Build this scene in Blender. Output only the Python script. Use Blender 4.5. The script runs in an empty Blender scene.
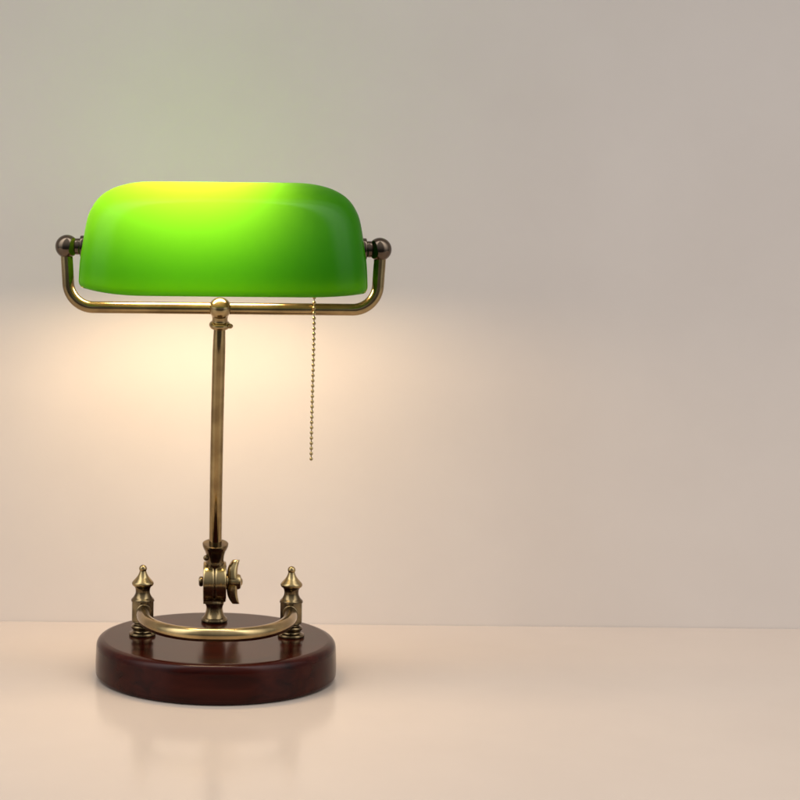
import bpy, bmesh, math, random
from mathutils import Vector, Matrix

# ---------------------------------------------------------------- camera, light, exposure
scene = bpy.context.scene
COL = scene.collection
R = math.radians
MM = 0.001

cam_data = bpy.data.cameras.new("camera")
cam = bpy.data.objects.new("camera", cam_data)
COL.objects.link(cam)
cam_data.sensor_width = 36.0
cam_data.lens = 87.8
cam_data.shift_x = (400 - 223.0) / 800
cam_data.shift_y = -(400 - 190) / 800
cam_data.dof.use_dof = True
cam_data.dof.focus_distance = 1.50
cam_data.dof.aperture_fstop = 8.0
cam_data.clip_start = 0.05
cam_data.clip_end = 100
cam.location = (0.0, -1.540, 0.381)
cam.rotation_euler = (R(90), R(-0.55), 0)
scene.camera = cam

world = bpy.data.worlds.new("World")
scene.world = world
world.use_nodes = True
wn = world.node_tree
bg = wn.nodes["Background"]
bg.inputs["Strength"].default_value = 2.12
# a dim room: pale ceiling above, darker towards the floor
_tc = wn.nodes.new('ShaderNodeTexCoord')
_sx = wn.nodes.new('ShaderNodeSeparateXYZ')
_rp = wn.nodes.new('ShaderNodeValToRGB')
_mr = wn.nodes.new('ShaderNodeMapRange')
_mr.inputs['From Min'].default_value = -1.0
_mr.inputs['From Max'].default_value = 1.0
wn.links.new(_tc.outputs['Generated'], _sx.inputs[0])
wn.links.new(_sx.outputs['Z'], _mr.inputs['Value'])
wn.links.new(_mr.outputs['Result'], _rp.inputs['Fac'])
for _k, (_p, _v) in enumerate([(0.0, 0.05), (0.45, 0.12), (0.62, 0.42), (1.0, 1.25)]):
    _e = _rp.color_ramp.elements[_k] if _k < 2 else _rp.color_ramp.elements.new(_p)
    _e.position = _p
    _e.color = (_v * 0.96, _v * 0.985, _v * 1.0, 1)
# bright bands added left and right of the camera for metal reflections, dark between
_at = wn.nodes.new('ShaderNodeMath')
_at.operation = 'ARCTAN2'
_ng = wn.nodes.new('ShaderNodeMath')
_ng.operation = 'MULTIPLY'
_ng.inputs[1].default_value = -1.0
wn.links.new(_sx.outputs['Y'], _ng.inputs[0])
wn.links.new(_sx.outputs['X'], _at.inputs[0])
wn.links.new(_ng.outputs[0], _at.inputs[1])          # 0 = behind the camera, + = right
_m2 = wn.nodes.new('ShaderNodeMapRange')
_m2.inputs['From Min'].default_value = -math.pi
_m2.inputs['From Max'].default_value = math.pi
wn.links.new(_at.outputs[0], _m2.inputs['Value'])
_r2 = wn.nodes.new('ShaderNodeValToRGB')
_r2.color_ramp.interpolation = 'EASE'
for _k, (_d, _v) in enumerate([(-180, 0.7), (-95, 0.75), (-74, 2.0), (-54, 2.0), (-34, 0.36), (32, 0.36), (50, 1.9), (66, 1.9), (88, 0.75), (180, 0.75)]):
    _e = _r2.color_ramp.elements[_k] if _k < 2 else _r2.color_ramp.elements.new((_d + 180) / 360)
    _e.position = (_d + 180) / 360
    _e.color = (_v, _v, _v, 1)
wn.links.new(_m2.outputs['Result'], _r2.inputs['Fac'])
_mx = wn.nodes.new('ShaderNodeMix')
_mx.data_type = 'RGBA'
_mx.blend_type = 'MULTIPLY'
_mx.inputs['Factor'].default_value = 1.0
_mx.clamp_result = False
wn.links.new(_rp.outputs['Color'], _mx.inputs['A'])
wn.links.new(_r2.outputs['Color'], _mx.inputs['B'])
wn.links.new(_mx.outputs['Result'], bg.inputs['Color'])


vs = scene.view_settings
vs.view_transform = 'Standard'
vs.look = 'None'
vs.exposure = 0.0
vs.gamma = 1.0
vs.use_curve_mapping = False
scene.render.engine = 'CYCLES'
cy = scene.cycles
cy.use_denoising = True
cy.max_bounces = 16
cy.diffuse_bounces = 6
cy.glossy_bounces = 6
cy.transmission_bounces = 12
cy.caustics_reflective = False
cy.sample_clamp_indirect = 6.0

BULB_STRENGTH = 72.0
BULB_COLOR = (1.0, 0.745, 0.45)


# ---------------------------------------------------------------- material helpers
def new_mat(name):
    m = bpy.data.materials.new(name)
    m.use_nodes = True
    nt = m.node_tree
    b = nt.nodes["Principled BSDF"]
    return m, nt, b


def node(nt, kind, **kw):
    n = nt.nodes.new(kind)
    for k, v in kw.items():
        setattr(n, k, v)
    return n


def coords(nt, scale=(1, 1, 1), rot=(0, 0, 0)):
    tc = node(nt, 'ShaderNodeTexCoord')
    mp = node(nt, 'ShaderNodeMapping')
    mp.inputs['Scale'].default_value = scale
    mp.inputs['Rotation'].default_value = rot
    nt.links.new(tc.outputs['Object'], mp.inputs['Vector'])
    return mp.outputs['Vector']


def noise(nt, vec, scale, detail=4.0, rough=0.55, dist=0.0):
    n = node(nt, 'ShaderNodeTexNoise')
    n.inputs['Scale'].default_value = scale
    n.inputs['Detail'].default_value = detail
    n.inputs['Roughness'].default_value = rough
    n.inputs['Distortion'].default_value = dist
    nt.links.new(vec, n.inputs['Vector'])
    return n.outputs['Fac']


def ramp(nt, fac, stops):
    r = node(nt, 'ShaderNodeValToRGB')
    e = r.color_ramp.elements
    while len(e) < len(stops):
        e.new(0.5)
    for el, (p, c) in zip(e, stops):
        el.position = p
        el.color = (c, c, c, 1) if isinstance(c, float) else (*c, 1)
    nt.links.new(fac, r.inputs['Fac'])
    return r.outputs['Color']


def bump(nt, b, height, strength, dist=0.001):
    n = node(nt, 'ShaderNodeBump')
    n.inputs['Strength'].default_value = strength
    n.inputs['Distance'].default_value = dist
    nt.links.new(height, n.inputs['Height'])
    nt.links.new(n.outputs['Normal'], b.inputs['Normal'])


def mat_wall():
    m, nt, b = new_mat("painted_wall")
    v = coords(nt)
    c = ramp(nt, noise(nt, v, 5.0, 5.0), [(0.3, (0.62, 0.55, 0.50)), (0.7, (0.66, 0.59, 0.54))])
    nt.links.new(c, b.inputs['Base Color'])
    b.inputs['Roughness'].default_value = 0.75
    b.inputs['Specular IOR Level'].default_value = 0.25
    bump(nt, b, noise(nt, v, 260.0, 3.0), 0.10, 0.0006)
    return m


def mat_table():
    m, nt, b = new_mat("polished_tabletop")
    v = coords(nt)
    c = ramp(nt, noise(nt, v, 4.0, 6.0), [(0.3, (0.475, 0.385, 0.32)), (0.7, (0.51, 0.415, 0.345))])
    # a little dust
    sp = node(nt, 'ShaderNodeTexVoronoi')
    sp.inputs['Scale'].default_value = 45.0
    nt.links.new(v, sp.inputs['Vector'])
    d = ramp(nt, sp.outputs['Distance'], [(0.0, 1.0), (0.045, 0.0)])
    d2 = ramp(nt, noise(nt, v, 9.0, 2.0), [(0.56, 0.0), (0.66, 0.6)])
    mul = node(nt, 'ShaderNodeMath', operation='MULTIPLY')
    nt.links.new(d, mul.inputs[0])
    nt.links.new(d2, mul.inputs[1])
    mix = node(nt, 'ShaderNodeMix', data_type='RGBA')
    nt.links.new(mul.outputs[0], mix.inputs['Factor'])
    nt.links.new(c, mix.inputs['A'])
    mix.inputs['B'].default_value = (0.9, 0.85, 0.78, 1)
    nt.links.new(mix.outputs['Result'], b.inputs['Base Color'])
    r = ramp(nt, noise(nt, v, 14.0, 6.0), [(0.3, 0.13), (0.7, 0.20)])
    nt.links.new(r, b.inputs['Roughness'])
    b.inputs['IOR'].default_value = 1.42
    bump(nt, b, noise(nt, v, 30.0, 4.0), 0.05, 0.0006)
    return m


def mat_wood():
    m, nt, b = new_mat("mahogany")
    v = coords(nt, (2.0, 22.0, 22.0))
    g = noise(nt, v, 5.0, 4.0, 0.5, 0.5)
    c = ramp(nt, g, [(0.25, (0.008, 0.0011, 0.0007)), (0.5, (0.023, 0.0027, 0.0014)), (0.8, (0.036, 0.0054, 0.0024))])
    nt.links.new(c, b.inputs['Base Color'])
    b.inputs['Roughness'].default_value = 0.16
    b.inputs['IOR'].default_value = 1.22
    b.inputs['Coat Weight'].default_value = 0.0
    b.inputs['Coat Roughness'].default_value = 0.16
    return m


def mat_brass(name, lo, hi, r0, r1, pscale=30.0, aniso=0.0):
    """aged brass: bright metal under a softly varying brown lacquer"""
    m, nt, b = new_mat(name)
    v = coords(nt)
    f = noise(nt, v, pscale, 3.0, 0.5)
    c = ramp(nt, f, [(0.35, lo), (0.65, hi)])
    nt.links.new(c, b.inputs['Base Color'])
    b.inputs['Metallic'].default_value = 1.0
    b.inputs['Roughness'].default_value = 0.5 * (r0 + r1)
    b.inputs['Anisotropic'].default_value = aniso
    return m


def glass_volume(nt, out):
    """green glass body: the thicker it is, the deeper the green"""
    va = node(nt, 'ShaderNodeVolumeAbsorption')
    va.inputs['Color'].default_value = (0.13, 0.565, 0.10, 1)
    va.inputs['Density'].default_value = 40.0
    nt.links.new(va.outputs[0], out.inputs['Volume'])


def mat_glass_outer():
    m = bpy.data.materials.new("green_cased_glass")
    m.use_nodes = True
    nt = m.node_tree
    nt.nodes.clear()
    out = node(nt, 'ShaderNodeOutputMaterial')
    tr = node(nt, 'ShaderNodeBsdfTranslucent')
    tr.inputs['Color'].default_value = (0.50, 0.86, 0.060, 1)
    df = node(nt, 'ShaderNodeBsdfDiffuse')
    df.inputs['Color'].default_value = (0.0015, 0.125, 0.003, 1)
    mx = node(nt, 'ShaderNodeMixShader')
    mx.inputs['Fac'].default_value = 0.68
    nt.links.new(df.outputs[0], mx.inputs[1])
    nt.links.new(tr.outputs[0], mx.inputs[2])
    gl = node(nt, 'ShaderNodeBsdfGlossy')
    gl.inputs['Roughness'].default_value = 0.08
    fr = node(nt, 'ShaderNodeFresnel')
    fr.inputs['IOR'].default_value = 1.36
    mx2 = node(nt, 'ShaderNodeMixShader')
    half = node(nt, 'ShaderNodeMath', operation='MULTIPLY')
    half.inputs[1].default_value = 0.36
    nt.links.new(fr.outputs[0], half.inputs[0])
    nt.links.new(half.outputs[0], mx2.inputs['Fac'])
    nt.links.new(mx.outputs[0], mx2.inputs[1])
    nt.links.new(gl.outputs[0], mx2.inputs[2])
    nt.links.new(mx2.outputs[0], out.inputs['Surface'])
    glass_volume(nt, out)
    return m


def mat_glass_inner():
    m = bpy.data.materials.new("white_opal_lining")
    m.use_nodes = True
    nt = m.node_tree
    nt.nodes.clear()
    out = node(nt, 'ShaderNodeOutputMaterial')
    tr = node(nt, 'ShaderNodeBsdfTranslucent')
    tr.inputs['Color'].default_value = (0.75, 0.75, 0.68, 1)
    df = node(nt, 'ShaderNodeBsdfDiffuse')
    df.inputs['Color'].default_value = (0.14, 0.15, 0.12, 1)
    mx = node(nt, 'ShaderNodeMixShader')
    mx.inputs['Fac'].default_value = 0.45
    nt.links.new(df.outputs[0], mx.inputs[1])
    nt.links.new(tr.outputs[0], mx.inputs[2])
    nt.links.new(mx.outputs[0], out.inputs['Surface'])
    glass_volume(nt, out)
    return m


def mat_bulb():
    m = bpy.data.materials.new("glowing_bulb")
    m.use_nodes = True
    nt = m.node_tree
    nt.nodes.clear()
    out = node(nt, 'ShaderNodeOutputMaterial')
    e = node(nt, 'ShaderNodeEmission')
    e.inputs['Color'].default_value = (*BULB_COLOR, 1)
    e.inputs['Strength'].default_value = BULB_STRENGTH
    nt.links.new(e.outputs[0], out.inputs['Surface'])
    return m


M_WALL = mat_wall()
M_TABLE = mat_table()
M_WOOD = mat_wood()
M_TUBE = mat_brass("brushed_antique_brass", (0.24, 0.168, 0.080), (0.38, 0.278, 0.135), 0.17, 0.21, 55.0)
M_STEM = mat_brass("antique_brass_stem", (0.21, 0.145, 0.068), (0.33, 0.24, 0.112), 0.08, 0.12, 60.0)
M_CAST = mat_brass("dark_cast_brass", (0.075, 0.052, 0.028), (0.20, 0.14, 0.07), 0.18, 0.24, 110.0)
M_CAP = mat_brass("worn_brass_cap", (0.24, 0.17, 0.08), (0.42, 0.31, 0.15), 0.20, 0.26, 120.0)
M_BRONZE = mat_brass("browned_brass", (0.09, 0.066, 0.048), (0.13, 0.096, 0.068), 0.11, 0.15)
M_CHAIN = mat_brass("chain_brass", (0.34, 0.26, 0.13), (0.42, 0.33, 0.17), 0.2, 0.3)
M_GOUT = mat_glass_outer()
M_GIN = mat_glass_inner()
M_BULB = mat_bulb()
M_PORC = new_mat("socket_shell")[0]
M_PORC.node_tree.nodes["Principled BSDF"].inputs['Base Color'].default_value = (0.08, 0.06, 0.04, 1)


# ---------------------------------------------------------------- mesh helpers (millimetres in, metres out)
def link(name, bm, mat, parent=None, smooth_angle=40, loc=None, mats=None):
    me = bpy.data.meshes.new(name)
    bmesh.ops.recalc_face_normals(bm, faces=bm.faces[:])
    bm.to_mesh(me)
    bm.free()
    for mm in (mats or [mat]):
        me.materials.append(mm)
    for p in me.polygons:
        p.use_smooth = True
    me.set_sharp_from_angle(angle=R(smooth_angle))
    o = bpy.data.objects.new(name, me)
    COL.objects.link(o)
    if parent:
        o.parent = parent
    if loc:
        o.location = loc
    return o


def lathe(bm, prof, mtx=Matrix(), n=64, shape=None):
    """prof = [(radius, z)] in mm, closed at both ends; shape(angle, z)->radius factor"""
    rings = []
    for r, z in prof:
        ring = []
        for k in range(n):
            a = 2 * math.pi * k / n
            f = shape(a, z) if shape else 1.0
            ring.append(bm.verts.new(mtx @ Vector((r * f * math.cos(a) * MM, r * f * math.sin(a) * MM, z * MM))))
        rings.append(ring)
    for a, b in zip(rings, rings[1:]):
        for k in range(n):
            bm.faces.new((a[k], a[(k + 1) % n], b[(k + 1) % n], b[k]))
    bm.faces.new(rings[0][::-1])
    bm.faces.new(rings[-1])


def tube(bm, pts, r, n=24, taper=None):
    """round tube along a polyline of Vectors in mm"""
    pts = [Vector(p) for p in pts]
    t0 = (pts[1] - pts[0]).normalized()
    nrm = t0.orthogonal().normalized()
    rings = []
    for i, p in enumerate(pts):
        if i == 0:
            t = t0
        elif i == len(pts) - 1:
            t = (pts[-1] - pts[-2]).normalized()
        else:
            t = ((pts[i + 1] - p).normalized() + (p - pts[i - 1]).normalized()).normalized()
        nrm = (nrm - t * nrm.dot(t)).normalized()
        bi = t.cross(nrm)
        rr = r if taper is None else taper(i / (len(pts) - 1))
        rings.append([bm.verts.new((p + (nrm * math.cos(2 * math.pi * k / n) + bi * math.sin(2 * math.pi * k / n)) * rr) * MM)
                      for k in range(n)])
    for a, b in zip(rings, rings[1:]):
        for k in range(n):
            bm.faces.new((a[k], a[(k + 1) % n], b[(k + 1) % n], b[k]))
    bm.faces.new(rings[0][::-1])
    bm.faces.new(rings[-1])


def ball(bm, c, r, u=32, v=20, sc=(1, 1, 1)):
    m = Matrix.Translation(Vector(c) * MM) @ Matrix.Diagonal((*sc, 1))
    bmesh.ops.create_uvsphere(bm, u_segments=u, v_segments=v, radius=r * MM, matrix=m)


def smooth_prof(pts, sub=5):
    """Catmull-Rom through profile points; a doubled point keeps a crease"""
    out = []
    segs, cur = [], [pts[0]]
    for p in pts[1:]:
        if p == cur[-1]:
            segs.append(cur)
            cur = [p]
        else:
            cur.append(p)
    segs.append(cur)
    for s in segs:
        for i in range(len(s) - 1):
            p0, p1, p2, p3 = s[max(i - 1, 0)], s[i], s[i + 1], s[min(i + 2, len(s) - 1)]
            for k in range(sub):
                t = k / sub
                q = []
                for c in (0, 1):
                    a, b, c2, d = p0[c], p1[c], p2[c], p3[c]
                    q.append(0.5 * (2 * b + (c2 - a) * t + (2 * a - 5 * b + 4 * c2 - d) * t * t + (3 * b - a - 3 * c2 + d) * t ** 3))
                out.append((max(q[0], 0.05), q[1]))
        out.append(s[-1])
    return out


def arc_path(pts, radii, n=10):
    """polyline with rounded corners"""
    pts = [Vector(p) for p in pts]
    out = [pts[0]]
    for i in range(1, len(pts) - 1):
        p, a, b = pts[i], pts[i - 1], pts[i + 1]
        d1, d2 = (a - p).normalized(), (b - p).normalized()
        ang = d1.angle(d2)
        tl = radii[i - 1] / math.tan(ang / 2)
        s, e = p + d1 * tl, p + d2 * tl
        cdir = (d1 + d2).normalized()
        c = p + cdir * (radii[i - 1] / math.sin(ang / 2))
        v1, v2 = s - c, e - c
        tot = v1.angle(v2)
        ax = v1.cross(v2).normalized()
        for k in range(n + 1):
            out.append(c + Matrix.Rotation(tot * k / n, 3, ax) @ v1)
    out.append(pts[-1])
    return out


# ---------------------------------------------------------------- the setting
WALL_Y = 0.176


def sheet(name, x0, x1, y0, y1, z0, z1, mat, label):
    bm = bmesh.new()
    bmesh.ops.create_cube(bm, size=1.0)
    for v in bm.verts:
        v.co = Vector((x0 if v.co.x < 0 else x1, y0 if v.co.y < 0 else y1, z0 if v.co.z < 0 else z1))
    o = link(name, bm, mat, smooth_angle=20)
    o['kind'] = 'structure'
    o['label'] = label
    return o


sheet('tabletop', -1.6, 1.9, -0.62, WALL_Y, -0.03, 0.0, M_TABLE, 'glossy pale beige tabletop under the lamp')
sheet('wall', -1.6, 1.9, WALL_Y + 0.0005, WALL_Y + 0.1, -0.2, 2.2, M_WALL, 'plain pale wall behind the lamp')

# ---------------------------------------------------------------- the lamp
lamp = bpy.data.objects.new('desk_lamp', None)
COL.objects.link(lamp)
lamp.empty_display_size = 0.05
lamp['label'] = 'brass desk lamp with glowing green glass shade on round dark wooden base'
lamp['category'] = 'lamp'

# ---- round wooden base
BT = 30.0
BCX, BCY = -2.0, -7.0
RB = 94.2
prof = [(RB - 4, 0.0), (RB - 4, 0.0), (RB - 1.2, 0.9), (RB, 3.2), (RB, 3.2), (RB + 0.2, 10), (RB - 0.2, BT - 6.5), (RB - 0.2, BT - 6.5),
        (RB - 0.8, BT - 3.6), (RB - 2.6, BT - 1.3), (RB - 5.5, BT - 0.2), (RB - 7, BT), (RB - 7, BT), (60, BT), (30, BT), (1.0, BT)]
bm = bmesh.new()
lathe(bm, smooth_prof(prof, 4), n=192)
link('base', bm, M_WOOD, lamp, 50, loc=(BCX * MM, BCY * MM, 0))


# ---- gallery posts
def oct_shape(a, z):
    """square body with chamfered corners between z 39 and 54, round elsewhere"""
    if 38.4 <= z <= 55.1:
        c, s = abs(math.cos(a)), abs(math.sin(a))
        return min(1.0 / max(c, s), 1.30 / (c + s))
    return 1.0


POST_X, POST_Y = 58.5, -4.0
PSC = 0.95
PDZ = BT - 26.0 * PSC          # posts are drawn from z = 26 and set down on the base
Z_RAIL = 47.0 * PSC + PDZ


def settle(bm):
    for v in bm.verts:
        v.co.z = v.co.z * PSC + PDZ * MM


def make_post(x):
    bm = bmesh.new()
    p = [(10.3, 26.0), (10.3, 26.0), (10.6, 27.2), (10.2, 28.6), (10.2, 28.6), (8.0, 29.6), (7.6, 31), (8.6, 32.2), (9.0, 33.4), (8.4, 34.6), (8.4, 34.6),
         (6.8, 35.4), (6.8, 36.6), (8.4, 37.4), (8.4, 38.2), (8.4, 38.2), (8.4, 38.5), (8.4, 38.5), (8.4, 54.4), (8.4, 54.4), (9.1, 54.6), (9.1, 54.6), (9.1, 55.0), (9.1, 55.0), (9.0, 55.9), (9.0, 55.9),
         (8.6, 56.4), (7.2, 58), (5.9, 60.6), (5.7, 63), (6.0, 65), (6.6, 66.2), (6.6, 66.2), (1, 66.2)]
    lathe(bm, smooth_prof(p, 4), n=64, shape=oct_shape)
    settle(bm)
    post = link('post', bm, M_CAST, lamp, 32)
    post.location = ((x - 1.6) * MM, POST_Y * MM, 0)
    post.rotation_euler = (0, 0, R(8) if x < 0 else R(-8))
    bm = bmesh.new()
    c = [(5.6, 66.0), (5.6, 66.0), (7.8, 67.2), (8.6, 68.6), (8.4, 70.0), (6.6, 72.2), (4.6, 74.6), (3.2, 77.2), (2.6, 79.2), (2.6, 79.2)]
    lathe(bm, smooth_prof(c, 5), n=48)
    ball(bm, (0, 0, 81.2), 3.1)
    settle(bm)
    link('finial', bm, M_CAP, post, 45)
    # round collar where the rail enters the body
    bm = bmesh.new()
    rot = Matrix.Rotation(R(90), 4, 'X')
    lathe(bm, [(6.1, 7.6), (6.1, 9.0), (5.6, 9.5), (4.4, 9.5)], Matrix.Translation((0, 0, Z_RAIL * MM)) @ rot, n=40)
    link('rail_collar', bm, M_CAST, post, 40)


for sx in (-1, 1):
    make_post(sx * POST_X)

# ---- pen rail bowed towards the front
pts = []
YR0 = POST_Y - 6.0
DEP = 76.0
A = POST_X - 0.6
N = 72
for k in range(N + 1):
    t = math.pi * k / N
    c, s = math.cos(t), math.sin(t)
    e = 0.86
    x = -A * (abs(c) ** e) * (1 if c > 0 else -1)
    y = YR0 - DEP * (abs(s) ** e)
    pts.append((x - 1.6, y, Z_RAIL - 0.6 * abs(s)))
bm = bmesh.new()
tube(bm, pts, 5.1, 28)
link('pen_rail', bm, M_TUBE, lamp, 60)

# ---- hinge at the back of the base
HY = 47.0
LEAN = 15.2
PIV = Vector((-3.7, HY, 62.5))
bm = bmesh.new()
foot = [(10.4, 26.0), (10.4, 26.0), (10.8, 27.4), (10.2, 29.2), (10.2, 29.2), (9.2, 30.0), (7.6, 32.6), (6.8, 35.6), (6.8, 38.4), (7.6, 40.4), (7.9, 42.0), (7.4, 43.6), (7.4, 43.6), (7.0, 47.0), (1, 47.0)]
lathe(bm, smooth_prof(foot, 4), Matrix.Translation((PIV.x * MM, HY * MM, (BT - 26) * MM)), 56)
link('hinge_foot', bm, M_CAST, lamp, 36)


def disc_x(bm, x0, x1, r, bev, c, n=64):
    """bevelled disc with its axis along x"""
    m = Matrix.Translation(Vector(c) * MM) @ Matrix.Rotation(R(90), 4, 'Y')
    lathe(bm, [(r - bev, x0), (r - bev * 0.3, x0 + bev * 0.3), (r, x0 + bev), (r, x1 - bev), (r - bev * 0.3, x1 - bev * 0.3), (r - bev, x1)], m, n)


bm = bmesh.new()
disc_x(bm, -9.4, -0.35, 16.4, 1.4, PIV)
disc_x(bm, 0.35, 9.4, 16.4, 1.4, PIV)
disc_x(bm, -0.6, 0.6, 14.5, 0.2, PIV)
# squared shoulder of the lower half
bmesh.ops.create_cube(bm, size=1.0, matrix=Matrix.Translation((PIV + Vector((-4.9, 0, -12.5))) * MM) @ Matrix.Diagonal((8.4 * MM, 15 * MM, 8.5 * MM, 1)))
hinge = link('hinge_knuckle', bm, M_TUBE, lamp, 35)
bm = bmesh.new()
disc_x(bm, -13.0, -9.0, 4.2, 1.8, PIV, 32)
link('bolt_head', bm, M_CAST, hinge, 40)
bm = bmesh.new()
disc_x(bm, 9.2, 11.0, 6.4, 0.5, PIV, 32)
disc_x(bm, 11.0, 21.6, 6.3, 2.6, PIV, 40)
ball(bm, PIV + Vector((20.8, 0, 0)), 3.4, sc=(0.6, 1, 1))
# two curved wings
for s in (1, -1):
    path = []
    K = 14
    for k in range(K + 1):
        t = k / K
        z = s * (3.0 + 14.6 * t)
        x = 14.4 - 0.4 * math.sin(t * math.pi) + 3.0 * t ** 2.5
        hw = 7.0 * (1 - 0.55 * t ** 1.8) * (1 if t < 0.93 else 0.8)
        th = 4.4 - 1.5 * t ** 3
        path.append((x, z, hw, th))
    rings = []
    for x, z, hw, th in path:
        ring = []
        for q in range(16):
            a = 2 * math.pi * q / 16
            cx = math.copysign(abs(math.cos(a)) ** 0.7, math.cos(a)) * th
            sy = math.copysign(abs(math.sin(a)) ** 0.7, math.sin(a)) * hw
            v = Vector((x + cx, 0.35 * sy + 0.0, z))
            v.y = sy
            ring.append(v)
        rings.append(ring)
    vr = [[bm.verts.new((PIV + Matrix.Rotation(R(-6), 3, 'X') @ v) * MM) for v in ring] for ring in rings]
    for a, b in zip(vr, vr[1:]):
        for q in range(16):
            bm.faces.new((a[q], a[(q + 1) % 16], b[(q + 1) % 16], b[q]))
    bm.faces.new(vr[0][::-1])
    bm.faces.new(vr[-1])
link('wing_nut', bm, M_CAP, hinge, 40)

# ---- stem leaning forward from the hinge to the ball joint
TOP = Vector((-1.4, 0.0, 287.5))
AX = (TOP - PIV).normalized()
up = Matrix.Translation(PIV * MM) @ Vector((0, 0, 1)).rotation_difference(AX).to_matrix().to_4x4()
bm = bmesh.new()
coll = [(7.4, 13.0), (7.4, 13.0), (7.4, 17.0), (7.0, 19), (7.4, 23), (8.4, 26.5), (9.8, 29.4), (10.4, 31.2), (10.4, 31.2), (10.5, 32.8), (10.5, 32.8), (9.4, 33.2), (4, 33.2)]
lathe(bm, smooth_prof(coll, 4), up, 56)
ball(bm, (up @ (Vector((-7.4, -3.0, 21.5)) * MM)) / MM, 2.3, 20, 12)
link('stem_collar', bm, M_CAST, lamp, 36)
L = (TOP - PIV).length
bm = bmesh.new()
tube(bm, [PIV + AX * (30 + (L - 36) * k / 40.0) + Vector((-0.5, -3.0, 0)) * math.sin(math.pi * k / 40.0) for k in range(41)], 5.1, 32,
     taper=lambda t: 5.15 if t < 0.84 else 5.15 - 0.9 * ((t - 0.84) / 0.16) ** 1.5)
link('stem', bm, M_STEM, lamp, 60)

# ball joint that carries the yoke
bm = bmesh.new()
ball(bm, TOP + Vector((0, -1.5, 0.2)), 8.8, 40, 28, (1, 1, 1.0))
neck = [(5.4, L - 16.5), (5.4, L - 16.5), (7.2, L - 16.0), (8.3, L - 14.2), (8.4, L - 12.8), (7.6, L - 11.4), (7.6, L - 11.4), (6.4, L - 10.6), (6.2, L - 8.0), (6.8, L - 5.0), (6.8, L - 5.0)]
lathe(bm, smooth_prof(neck, 4), up, 48)
ball(bm, TOP + Vector((8.0, -1.2, -13.8)), 2.0, 20, 12, (1.2, 1, 1))
link('ball_joint', bm, M_TUBE, lamp, 40)

# ---- yoke
HX = 0.8           # head centre
ZP = 335.3         # pivot height
bm = bmesh.new()
yp = arc_path([(HX - 124.0, 0, ZP - 2), (HX - 121.0, 0, 287.5), (HX + 121.0, 0, 287.5), (HX + 124.0, 0, ZP - 2)], [20, 20], 16)
dense = []
for a, b in zip(yp, yp[1:]):
    k = max(1, int((b - a).length / 6))
    dense += [a.lerp(b, q / k) for q in range(k)]
dense.append(yp[-1])
tube(bm, dense, 4.75, 32)
yoke = link('yoke', bm, M_TUBE, lamp, 60)
for s in (-1, 1):
    bm = bmesh.new()
    c = Vector((HX + s * 123.5, 0, ZP))
    ball(bm, c, 9.3, 40, 26)
    x0, x1 = sorted((s * 117.6 + HX, s * 112.8 + HX))
    disc_x(bm, x0, x1, 6.5, 0.6, (0, 0, ZP), 40)
    kn = link('pivot_knob', bm, M_BRONZE, yoke, 40)
    bm = bmesh.new()
    x0, x1 = sorted((s * 113.0 + HX, s * 109.2 + HX))
    disc_x(bm, x0, x1, 8.8, 0.7, (0, 0, ZP), 44)
    link('washer', bm, M_BRONZE, kn, 40)

# ---- glass shade
ZR, H, BY = 300.0, 87.3, 62.0
XT = [(0.0, 113.0), (0.235, 112.2), (0.452, 109.8), (0.67, 106.6), (0.778, 102.6), (0.865, 96.7), (0.93, 88.0), (0.974, 76.6), (0.996, 64.0), (1.0, 56.0)]


def xs(u):
    """monotone cubic through the measured outline"""
    n = len(XT)
    d = [(XT[i + 1][1] - XT[i][1]) / (XT[i + 1][0] - XT[i][0]) for i in range(n - 1)]
    m = [d[0]] + [0.0 if d[i - 1] * d[i] <= 0 else 2 * d[i - 1] * d[i] / (d[i - 1] + d[i]) for i in range(1, n - 1)] + [d[-1]]
    for i in range(n - 1):
        if u <= XT[i + 1][0] or i == n - 2:
            h = XT[i + 1][0] - XT[i][0]
            t = min(max((u - XT[i][0]) / h, 0), 1)
            a, b = XT[i][1], XT[i + 1][1]
            return ((2 * t ** 3 - 3 * t ** 2 + 1) * a + (t ** 3 - 2 * t ** 2 + t) * h * m[i]
                    + (-2 * t ** 3 + 3 * t ** 2) * b + (t ** 3 - t ** 2) * h * m[i + 1])


NA, NL = 224, 72
bm = bmesh.new()
rings = []
for l in range(NL + 1):
    ph = R(88.2) * l / NL
    u = math.sin(ph)
    bead = (-1.7, -0.6, -0.1, 0.0)[l] if l < 4 else 0.0     # softly rolled lip along the open edge
    X = xs(u) + bead
    Y = BY * math.cos(ph) ** 0.92 + bead
    ring = []
    for k in range(NA):
        a = 2 * math.pi * k / NA
        c, s = math.cos(a), math.sin(a)
        e = 2 / 4.2
        x = math.copysign(abs(c) ** e, c) * X
        y = math.copysign(abs(s) ** e, s) * Y
        lift = (5.5 if x < 0 else 2.5) * max(0.0, (abs(x) / 112.3 - 0.55) / 0.45) ** 2 * (1 - u) ** 3
        back = 24.0 * max(0.0, y / BY + 0.12) ** 0.8 * (1 - u) ** 1.5
        ring.append(bm.verts.new(Vector((HX + x, y, ZR + u * H + lift + back)) * MM))
    rings.append(ring)
for a, b in zip(rings, rings[1:]):
    for k in range(NA):
        bm.faces.new((a[k], a[(k + 1) % NA], b[(k + 1) % NA], b[k]))
top = rings[-1]
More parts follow.
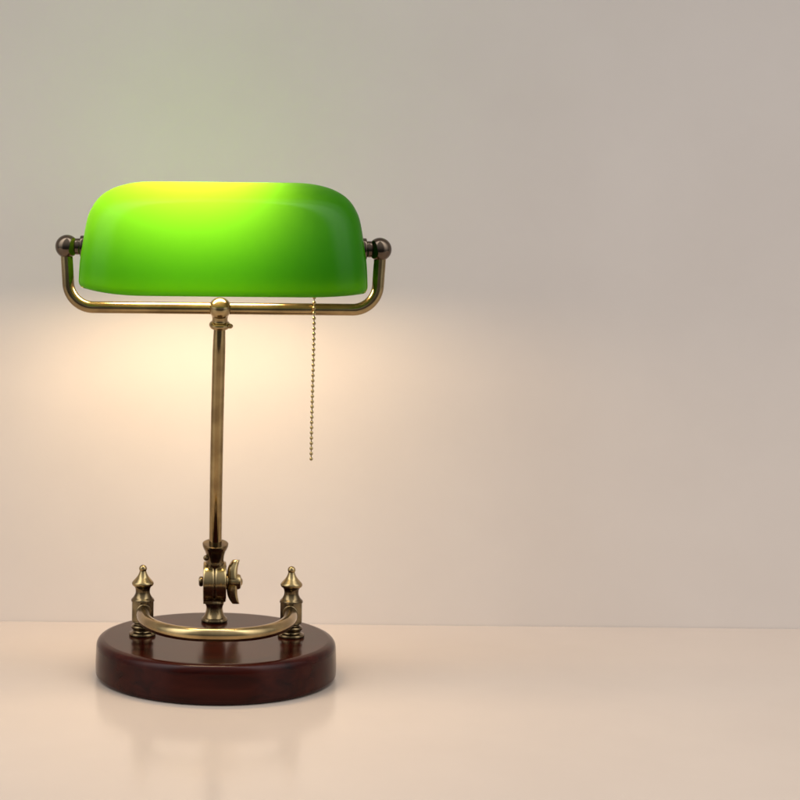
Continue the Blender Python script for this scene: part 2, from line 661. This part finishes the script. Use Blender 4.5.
# close the ridge with a strip of quads
h = NA // 2
q = NA // 4
for k in range(1, h):
    i0, i1 = k - 1, k
    j0, j1 = (NA - (k - 1)) % NA, NA - k
    vs4 = [top[i0], top[i1], top[j1], top[j0]]
    vs4 = list(dict.fromkeys(vs4))
    if len(vs4) >= 3:
        bm.faces.new(vs4)
vs4 = [top[h - 1], top[h], top[h + 1]]
bm.faces.new(vs4)
shade = link('glass_shade', bm, None, lamp, 80, mats=[M_GOUT, M_GIN])
sol = shade.modifiers.new('thickness', 'SOLIDIFY')
vg = shade.vertex_groups.new(name='glass_body')
for l in range(NL + 1):
    uu = math.sin(R(88.2) * l / NL)
    k = max(0.0, 1.0 - uu / 0.66)
    vg.add([l * NA + q2 for q2 in range(NA)], 0.24 + 0.76 * k ** 1.2, 'REPLACE')
sol.vertex_group = 'glass_body'
sol.thickness = 8.5 * MM
sol.offset = -1
sol.use_even_offset = False
sol.material_offset = 1
sol.material_offset_rim = 0

# ---- socket, bulb and pull chain
BX, BY0, BZ = -22.0, 3.0, 355.0
bm = bmesh.new()
ball(bm, (BX, BY0, BZ), 16.0, 48, 28, (4.6, 1, 1))
mtx = Matrix.Translation((0, BY0 * MM, BZ * MM)) @ Matrix.Rotation(R(90), 4, 'Y')
lathe(bm, smooth_prof([(6, BX + 56), (6, BX + 60), (6, BX + 66), (6, BX + 66)], 4), mtx, 40)
link('bulb', bm, M_BULB, lamp, 60)
bm = bmesh.new()
lathe(bm, [(6, 48), (7, 49), (9, 60), (10, 60), (10, 80), (5, 82), (5, 94)], mtx, 40)
socket = link('socket', bm, M_PORC, lamp, 40)

bm = bmesh.new()
CX0, CX1 = 72.0, 71.6
ZC0, ZC1 = 326.0, 171.0
CY = -11.0
n = int((ZC0 - ZC1) / 4.05)
for k in range(n + 1):
    t = k / n
    x = CX0 + (CX1 - CX0) * t + 0.5 * math.sin(t * 5)
    ball(bm, (x, CY, ZC0 + (ZC1 - ZC0) * t), 1.45, 12, 8)
tube(bm, [(CX0 + (CX1 - CX0) * k / 40 + 0.5 * math.sin(k / 40 * 5), CY, ZC0 + (ZC1 - ZC0) * k / 40) for k in range(41)], 0.45, 8)
tube(bm, [(70, -10, BZ - 10), (CX0, CY, ZC0 + 2), (CX0, CY, ZC0 - 1)], 0.8, 8)
link('pull_chain', bm, M_CHAIN, lamp, 60)
